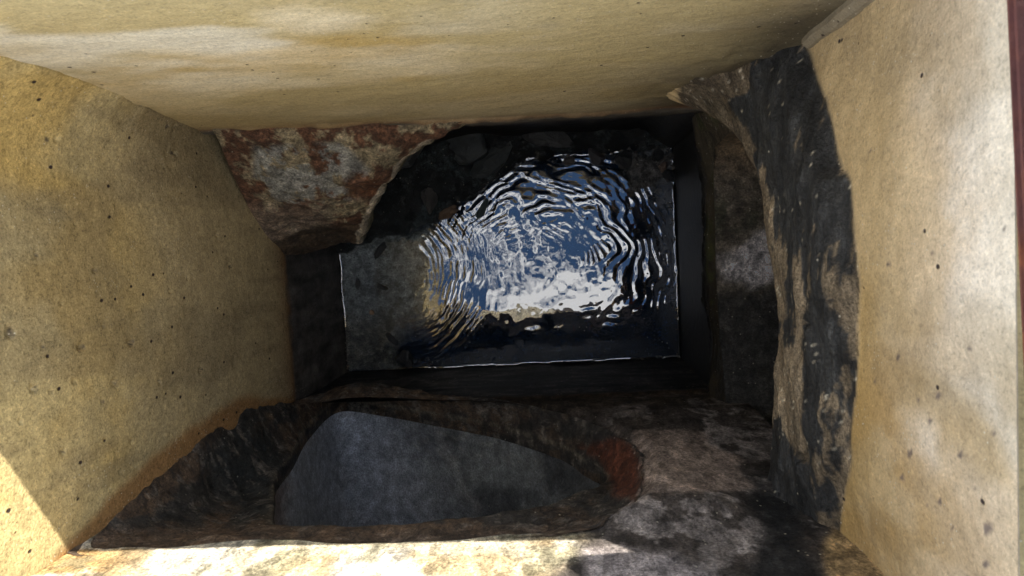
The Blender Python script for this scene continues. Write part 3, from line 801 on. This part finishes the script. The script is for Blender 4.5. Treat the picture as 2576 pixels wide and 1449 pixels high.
bpy.data.objects['sediment_bed']['label'] = 'black wet silt and rubble bank under and beside the water'

# ------------------------------------------------------------------ water
mw = bpy.data.materials.new('water'); mw.use_nodes = True
t = mw.node_tree; t.nodes.clear()
o = N(t, 'ShaderNodeOutputMaterial'); gl = N(t, 'ShaderNodeBsdfGlossy'); tr = N(t, 'ShaderNodeBsdfTransparent')
gl.inputs['Roughness'].default_value = 0.0
tr.inputs['Color'].default_value = (0.70, 0.75, 0.77, 1)
fr = N(t, 'ShaderNodeFresnel'); fr.inputs['IOR'].default_value = 2.3
mxs = N(t, 'ShaderNodeMixShader')
t.links.new(fr.outputs[0], mxs.inputs[0]); t.links.new(tr.outputs[0], mxs.inputs[1]); t.links.new(gl.outputs[0], mxs.inputs[2])
t.links.new(mxs.outputs[0], o.inputs['Surface'])
def axis_pts(a, b, s):
    e = np.array([0, .0006, .0012, .0018, .0026, .0036, .0050, .0068])
    return np.concatenate([a + e, np.arange(a + 0.009, b - 0.009, s), (b - e)[::-1]])
wx = axis_pts(X0 + 0.0035, X1 - 0.003, 0.0020); wy = axis_pts(Y0 + 0.0035, Y1 - 0.003, 0.0020)
A, B = np.meshgrid(wx, wy, indexing='ij'); sh_ = A.shape; A = A.ravel(); B = B.ravel()
def wsrc(u, v): return bp(u, v, 2, WZ)[:2]
c1 = wsrc(1400, 660); c2 = wsrc(985, 690); c3 = wsrc(1120, 1000)
def rings(c, lam, r0, r1, amp, ph=0, wob=0.012, seed=0):
    r = np.hypot(A - c[0], B - c[1]) + (fbm(A * 9, B * 9, 0, 3, seed) - 0.5) * wob * 2
    e = sm(r0, r0 + 0.05, r) * (1 - sm(r1 - 0.06, r1, r))
    return amp * e * np.sin(2 * math.pi * r / lam + ph)
ang1 = np.arctan2(B - c1[1], A - c1[0])
ang2 = np.arctan2(B - c2[1], A - c2[0])
r1 = np.hypot(A - c1[0], B - c1[1]); r2 = np.hypot(A - c2[0], B - c2[1])
def arc(c, lam, r0, r1_, amp, seed, wob):
    r = np.hypot(A - c[0], B - c[1]); th = np.arctan2(B - c[1], A - c[0])
    w = (fbm(A * 7, B * 7, 0, 3, seed) - 0.5) * wob + (fbm(r * 22, th * 3, 0, 3, seed + 9) - 0.5) * 0.020
    a_ = 0.15 + 1.5 * sm(0.38, 0.62, fbm(r * 16, th * 3.5, 0, 3, seed + 5))
    return amp * a_ * sm(r0, r0 + 0.06, r) * (1 - sm(r1_ - 0.08, r1_, r)) * np.sin(2 * math.pi * (r + w) / lam)
up1 = sm(-0.45, 0.35, np.sin(ang1 + math.radians(22)))
z = arc(c1, 0.0285, 0.07, 0.37, 0.00026, 200, 0.12) * up1
z += arc(c1 + np.array([-0.06, -0.03]), 0.0195, 0.08, 0.44, 0.00013, 205, 0.09) * up1
fan = sm(0.15, 0.75, np.cos(ang2 + 0.08))
z += arc(c2, 0.0205, 0.05, 0.30, 0.00017, 210, 0.02) * fan * sm(0.05, 0.16, r2)
z += arc(c2, 0.0115, 0.08, 0.32, 0.00006, 212, 0.02) * fan * sm(0.05, 0.16, r2)
act = (0.25 + 0.75 * sm(-0.38, -0.25, A)) * (0.62 + 0.38 * sm(-0.20, 0.02, B))
sw = 2.2
wx_, wy_ = A + 0.02 * fbm(A * 12, B * 12, 0, 2, 221), B + 0.03 * fbm(A * 12 + 7, B * 12, 0, 2, 222)
z += (fbm(wx_ * 20, wy_ * 15, 0, 3, 215) - 0.5) * 0.0019 * act
z += (fbm(wx_ * 46, wy_ * 58, 0, 3, 216) - 0.5) * 0.00020 * act
z += (fbm(wx_ * 110, wy_ * 90, 0, 2, 217) - 0.5) * 0.00004 * act
for fu, fv, fr_, fa in ((1345, 832, .020, .00045), (1535, 822, .018, .00045), (1545, 800, .014, .0004), (1400, 828, .012, .0003), (1480, 785, .02, .0004), (1615, 745, .012, .0003)):
    c_ = wsrc(fu, fv); q_ = np.hypot(A - c_[0], (B - c_[1]) * 1.6)
    z += fa * np.exp(-(q_ / fr_) ** 2) * np.sin((B - c_[1]) / 0.006 + 3 * fbm(A * 60, B * 60, 0, 2, 231))
dw = np.minimum(np.minimum(A - wx[0], wx[-1] - A), np.minimum(B - wy[0], wy[-1] - B))
z += 0.0024 * np.exp(-dw / 0.0016) * (0.25 + 1.5 * sm(0.35, 0.62, fbm(A * 26, B * 26, 0, 4, 240)))
V = np.column_stack([A, B, WZ + z])
wt = mesh('water', V, grid_faces(*sh_), mw)
wt['kind'] = 'structure'; wt['label'] = 'black rippling water reflecting blue sky and white cloud'

# ------------------------------------------------------------------ stones and floating bits
def blob(size, seed, flat=1.0, sub=4, rough=0.5, freq=1.9):
    import bmesh
    bm = bmesh.new(); bmesh.ops.create_icosphere(bm, subdivisions=sub, radius=1)
    V = np.array([v.co[:] for v in bm.verts]); F = [tuple(v.index for v in f.verts) for f in bm.faces]; bm.free()
    r = 1 + (fbm(V[:, 0] * freq + 9, V[:, 1] * freq, V[:, 2] * freq, 4, seed) - 0.5) * 2 * rough
    # broken facets
    rg = np.random.default_rng(seed)
    for k in range(11):
        n_ = rg.normal(size=3); n_ /= np.linalg.norm(n_); c = 0.6 + 0.3 * rg.random()
        dd = (V * r[:, None]) @ n_
        r = np.where(dd > c, r * c / np.maximum(dd, 1e-6), r)
    return V * r[:, None] * np.array(size), F
STONES = [  # px, size, albedo, seed, label
    (1365, 338, (.085, .030, .024), (.032, .032, .031), 31, 'long grey rock on the dark bank below the far wall'),
    (1175, 356, (.080, .055, .022), (.026, .030, .030), 32, 'grey green slab leaning in the black opening beside the rusty pipe'),
    (1235, 405, (.075, .030, .016), (.024, .028, .027), 33, 'grey green flat rock between the slab and the water'),
    (1080, 505, (.040, .020, .018), (.05, .045, .04), 35, 'dark lump beside the tip of the rusty pipe'),
    (1120, 536, (.040, .016, .014), (.14, .085, .05), 36, 'brown sliver of rock at the water edge by the left ripples'),
    (1215, 525, (.030, .014, .012), (.04, .055, .05), 37, 'dark green stone at the water edge below the bank'),
    (1500, 398, (.034, .020, .02), (.05, .045, .045), 38, 'dark flat stone breaking the water near the far wall'),
    (1430, 405, (.022, .014, .014), (.06, .05, .045), 39, 'small dark stone at the waterline below the far wall'),
    (1572, 402, (.032, .026, .022), (.02, .02, .02), 40, 'round black stone beside the gritty patch'),
    (1652, 392, (.020, .020, .018), (.02, .02, .02), 41, 'black pebble on the gritty patch in the far right corner'),
    (1668, 420, (.014, .013, .012), (.16, .11, .08), 42, 'brown pebble on the gritty patch by the right wall'),
    (1680, 440, (.022, .016, .014), (.02, .02, .02), 43, 'black stone at the right wall below the brown pebble'),
    (1020, 903, (.034, .026, .016), (.022, .022, .022), 44, 'black debris clump in the near left corner of the water'),
    (985, 850, (.024, .010, .008), (.022, .022, .022), 45, 'thin black twig-like debris on the silt shoal'),
    (935, 785, (.0085, .010, .006), (.38, .24, .14), 46, 'tan pebble on the silt shoal'),
    (900, 715, (.018, .008, .006), (.03, .03, .03), 47, 'small black debris near the left wall of the pool'),
    (960, 722, (.016, .010, .008), (.03, .03, .03), 48, 'small black debris right of its twin on the silt'),
    (960, 625, (.028, .012, .010), (.03, .03, .03), 49, 'wet black leaf-like scrap under the rusty pipe'),
    (1020, 385, (.05, .045, .03), (.05, .05, .048), 51, 'black rock in shade just inside the pipe rim'),
]
def stone_mat():
    m, t, b = material('wet_stone')
    oi = N(t, 'ShaderNodeObjectInfo'); v = objvec(t)
    w = noise(t, v, 40, 7, 0.7, 0.5)
    c = mult(t, oi.outputs['Color'], ramp(t, w, [(0.3, 0.35), (0.5, 1.0), (0.7, 1.6)]), 0.9)
    t.links.new(c, b.inputs['Base Color']); b.inputs['Roughness'].default_value = 0.35
    n = bump(t, b, w, 0.008); bump(t, b, noise(t, v, 200, 4, 0.7), 0.002, 1, n)
    return m
M_stone = stone_mat()
for a, b_, size, alb, seed, lab in STONES:
    p = bp(a, b_, 2, WZ)
    for _ in range(4):                                    # settle on the bed along the sight line
        zz = max(bank(np.array([p[0]]), np.array([p[1]]))[0][0], WZ - 0.004)
        p = bp(a, b_, 2, zz)
    V, F = blob(size, seed)
    c, s_ = math.cos(seed * 1.3) , math.sin(seed * 1.3)
    th = {31: -0.35, 32: -0.7, 33: 0.5, 36: 0.35, 45: -0.8, 44: -0.4}.get(seed, seed * 1.3)
    c, s_ = math.cos(th), math.sin(th)
    V = V @ np.array([[c, s_, 0], [-s_, c, 0], [0, 0, 1]])
    nm = 'pebble' if max(size) < 0.021 else ('debris_clump' if 'debris' in lab or 'scrap' in lab else 'stone')
    o = mesh(nm, V, F, M_stone, smooth=(seed % 2 == 0))
    o.location = (p[0], p[1], p[2] + size[2] * 0.15)
    o.color = alb + (1,)
    tag(o, lab, 'debris' if nm == 'debris_clump' else ('pebble' if nm == 'pebble' else 'stone'))

# bubbles and froth grains floating along the right of the pool
bv, bf = [], []
import bmesh
bm = bmesh.new(); bmesh.ops.create_uvsphere(bm, u_segments=10, v_segments=6, radius=1)
sv = np.array([q.co[:] for q in bm.verts]); sf = [tuple(q.index for q in f.verts) for f in bm.faces]; bm.free()
spots = []
for k in range(60):
    spots.append((rng.uniform(1590, 1700), rng.uniform(460, 900) ** 1.0, rng.uniform(.0012, .0032)))
for k in range(26):
    spots.append((rng.uniform(870, 1000), rng.uniform(640, 920), rng.uniform(.0010, .0026)))
for k in range(20):
    spots.append((rng.uniform(1220, 1660), rng.uniform(770, 900), rng.uniform(.0008, .0016)))
for a, b_, r in spots:
    p = bp(a, b_, 2, WZ + r * 0.2)
    n0 = sum(len(q) for q in bv)
    bv.append(sv * np.array([r, r, r * 0.7]) + p); bf += [tuple(i + n0 for i in f) for f in sf]
mb, t, b = material('bubble'); b.inputs['Base Color'].default_value = (0.05, 0.055, 0.06, 1); b.inputs['Roughness'].default_value = 0.08
b.inputs['IOR'].default_value = 1.8
o = mesh('bubbles', np.concatenate(bv), bf, mb); o['kind'] = 'stuff'
o['label'] = 'tiny bubbles floating on the dark water'

# crumbs of silt and leaf litter stranded along the waterline
gv, gf = [], []
cv_, cf_ = blob((1, 1, 1), 77, sub=1)
for k in range(420):
    side = rng.integers(0, 4); t_ = rng.random(); off = abs(rng.normal()) * 0.006 + 0.003
    x_, y_ = [(X0 + off, Y0 + t_ * 0.40), (X1 - off, Y0 + t_ * (Y1 - Y0)), (X0 + t_ * (X1 - X0), Y0 + off), (X0 + 0.30 + t_ * 0.62, Y1 - off)][side]
    if fbm(np.array([x_ * 14]), np.array([y_ * 14]), 0, 3, 250)[0] < 0.47: continue
    sc = rng.uniform(.0008, .0034) * np.array([rng.uniform(.6, 2.0), rng.uniform(.6, 1.6), .6])
    a_ = rng.uniform(0, 6.28); R2 = np.array([[math.cos(a_), math.sin(a_), 0], [-math.sin(a_), math.cos(a_), 0], [0, 0, 1]])
    n0 = sum(len(q_) for q_ in gv)
    gv.append((cv_ * sc) @ R2 + np.array([x_, y_, WZ + 0.0006])); gf += [tuple(i + n0 for i in f) for f in cf_]
mgr, t, b = material('waterline_grit')
c = ramp(t, noise(t, objvec(t), 90, 3, 0.6), [(0.3, (0.015, 0.012, 0.010)), (0.55, (0.06, 0.045, 0.03)), (0.7, (0.26, 0.19, 0.11))])
t.links.new(c, b.inputs['Base Color']); b.inputs['Roughness'].default_value = 0.5
o = mesh('waterline_grit', np.concatenate(gv), gf, mgr, smooth=False); o['kind'] = 'stuff'
o['label'] = 'crumbs of silt and litter along the waterline'

# ------------------------------------------------------------------ form-joint strip in the far right corner
def prism(name, pts_bottom, pts_top, mat, parent, col, step=24):
    pb, pt_ = np.array(pts_bottom, float), np.array(pts_top, float)
    n = len(pb)
    ts = np.linspace(0, 1, step)
    V = (pb[:, None] * (1 - ts)[None, :, None] + pt_[:, None] * ts[None, :, None])
    V = V + (np.stack([fbm(V[..., 2] * 30 + i, V[..., 0] * 5, 0, 3, 300 + i) for i in range(3)], -1) - 0.5) * 0.003
    V = V.reshape(-1, 3)
    F = [tuple(int(q) for q in f) for f in grid_faces(n, step, True)]
    F += [tuple(i * step for i in range(n)), tuple(i * step + step - 1 for i in range(n))[::-1]]
    nz = fbm(V[:, 2] * 20, V[:, 0] * 60, 0, 3, 310)[:, None]
    return mesh(name, V, F, mat, parent, np.tile(np.array(col), (len(V), 1)) * (0.7 + 0.6 * nz), np.full(len(V), .85), smooth=False)
q = lambda z: [(X1 + 0.001, Y1 - 0.013, z), (X1 - 0.005, Y1 - 0.012, z), (X1 - 0.011, Y1 - 0.006, z), (X1 - 0.010, Y1 + 0.004, z), (X1 + 0.004, Y1 + 0.004, z)]
prism('corner_joint', q(-0.405), q(-0.004), M_right, basin, (0.27, 0.22, 0.14))

# ------------------------------------------------------------------ rim: steel frame, ground
ms, t, b = material('rusty_steel')
v = objvec(t)
w = noise(t, v, 9, 8, 0.7, 0.6)
c = ramp(t, w, [(0.3, (0.10, 0.034, 0.028)), (0.5, (0.15, 0.05, 0.038)), (0.62, (0.20, 0.065, 0.035)), (0.75, (0.42, 0.13, 0.035))])
t.links.new(c, b.inputs['Base Color']); b.inputs['Roughness'].default_value = 0.8; b.inputs['Metallic'].default_value = 0.0
n = bump(t, b, noise(t, v, 120, 6, 0.7), 0.003)
def slab(name, x0, x1, y0, y1, z0, z1, mat, parent, bev=0.003):
    bm = bmesh.new()
    bmesh.ops.create_cube(bm, size=1)
    for vv in bm.verts:
        vv.co = ((x0 + x1) / 2 + vv.co.x * (x1 - x0), (y0 + y1) / 2 + vv.co.y * (y1 - y0), (z0 + z1) / 2 + vv.co.z * (z1 - z0))
    bmesh.ops.bevel(bm, geom=bm.edges[:], offset=bev, segments=2, affect='EDGES')
    if parent is not None:
        for vv in bm.verts: vv.co -= parent.location
    me = bpy.data.meshes.new(name); bm.to_mesh(me); bm.free(); me.materials.append(mat)
    o = bpy.data.objects.new(name, me); S.collection.objects.link(o)
    if parent is not None: o.parent = parent
    return o
fr_ = empty('steel_curb', (0, 0, 0.0))
tag(fr_, 'rust red steel frame round the rim of the basin at the right edge', 'curb')
T = 0.10
bar_ = slab('frame_bar', X1 - 0.0035, X1 + T, Y0 - T, Y1 + T, 0.0012, 0.009, ms, fr_)
for v_ in bar_.data.vertices:                              # the bar has shifted: its edge runs off the wall line towards the near end
    v_.co.x += (0.06 - v_.co.y) * 0.035
mcap, t, b = material('curb_concrete')
c = ramp(t, noise(t, objvec(t), 40, 6, 0.7), [(0.3, (0.42, 0.34, 0.23)), (0.7, (0.66, 0.56, 0.42))])
t.links.new(c, b.inputs['Base Color']); b.inputs['Roughness'].default_value = 0.9
slab('wall_top', X1 + 0.0004, X1 + T - 0.012, Y0 - 0.05, Y1 + 0.05, -0.007, -0.0002, mcap, basin, 0.0004)
slab('frame_bar', X0 - T, X0 - 0.004, Y0 - T, Y1 + T, -0.012, 0.004, ms, fr_)
slab('frame_bar', X0 - 0.002, X1 + 0.002, Y1 + 0.004, Y1 + T, -0.012, 0.004, ms, fr_)
slab('frame_bar', X0 - 0.002, X1 + 0.002, Y0 - T, Y0 - 0.004, -0.012, 0.004, ms, fr_)

mg, t, b = material('ground')
v = objvec(t)
c = ramp(t, noise(t, v, 6, 8, 0.7), [(0.35, (0.035, 0.05, 0.018)), (0.55, (0.07, 0.085, 0.03)), (0.7, (0.14, 0.11, 0.065))])
t.links.new(c, b.inputs['Base Color']); b.inputs['Roughness'].default_value = 0.95
bump(t, b, noise(t, v, 60, 8, 0.7), 0.03)
def ring_sheet(name, xi, yi, xo, yo, z, mat):
    I = [(xi[0], yi[0], z), (xi[1], yi[0], z), (xi[1], yi[1], z), (xi[0], yi[1], z)]
    O = [(xo[0], yo[0], z), (xo[1], yo[0], z), (xo[1], yo[1], z), (xo[0], yo[1], z)]
    return mesh(name, I + O, [(i, (i + 1) % 4, 4 + (i + 1) % 4, 4 + i) for i in range(4)], mat, smooth=False)
g = ring_sheet('ground', (X0 - T + 0.01, X1 + T - 0.01), (Y0 - T + 0.01, Y1 + T - 0.01), (-200, 200), (-200, 200), -0.016, mg)
g['kind'] = 'structure'; g['label'] = 'grass and soil round the basin'

# ------------------------------------------------------------------ unseen steel cover, added for the rounded shadow on the near wall
def plate_pts(x0, x1, y0, y1, rad, n=8):
    P = []
    for cx, cy, a0 in ((x1 - rad, y1 - rad, 0), (x0 + rad, y1 - rad, 90), (x0 + rad, y0 + rad, 180), (x1 - rad, y0 + rad, 270)):
        for k in range(n + 1):
            a = math.radians(a0 + 90 * k / n); P.append((cx + rad * math.cos(a), cy + rad * math.sin(a)))
    return P
cv = empty('shadow_cover', (0.6, 0.0, 0.09))
tag(cv, 'unseen rust red steel cover on timber blocks, added to cast the rounded shadow', 'cover')
pp = plate_pts(0.262, 0.95, -0.36, 0.292, 0.045); n = len(pp)
V = [(a, b_, z) for z in (0.088, 0.100) for a, b_ in pp]
mesh('plate', V, [tuple(range(n))[::-1], tuple(range(n, 2 * n))] + [(i, (i + 1) % n, n + (i + 1) % n, n + i) for i in range(n)], ms, cv, smooth=False)
for yy in (-0.25, 0.18):
    slab('rib', 0.42, 0.90, yy, yy + 0.012, 0.1, 0.125, ms, cv, 0.002)
mt_, t, b = material('timber')
v = objvec(t, (1, 12, 12)); c = ramp(t, noise(t, v, 6, 5, 0.6), [(0.3, (0.16, 0.10, 0.05)), (0.7, (0.30, 0.21, 0.12))])
t.links.new(c, b.inputs['Base Color']); b.inputs['Roughness'].default_value = 0.8
for yy, w_ in ((-0.22, 'near'), (0.13, 'far')):
    o = slab('timber_block', 0.45, 0.88, yy, yy + 0.09, 0.003, 0.0875, mt_, None)
    tag(o, 'unseen timber block added under the %s side of the shadow-casting cover' % w_, 'block')
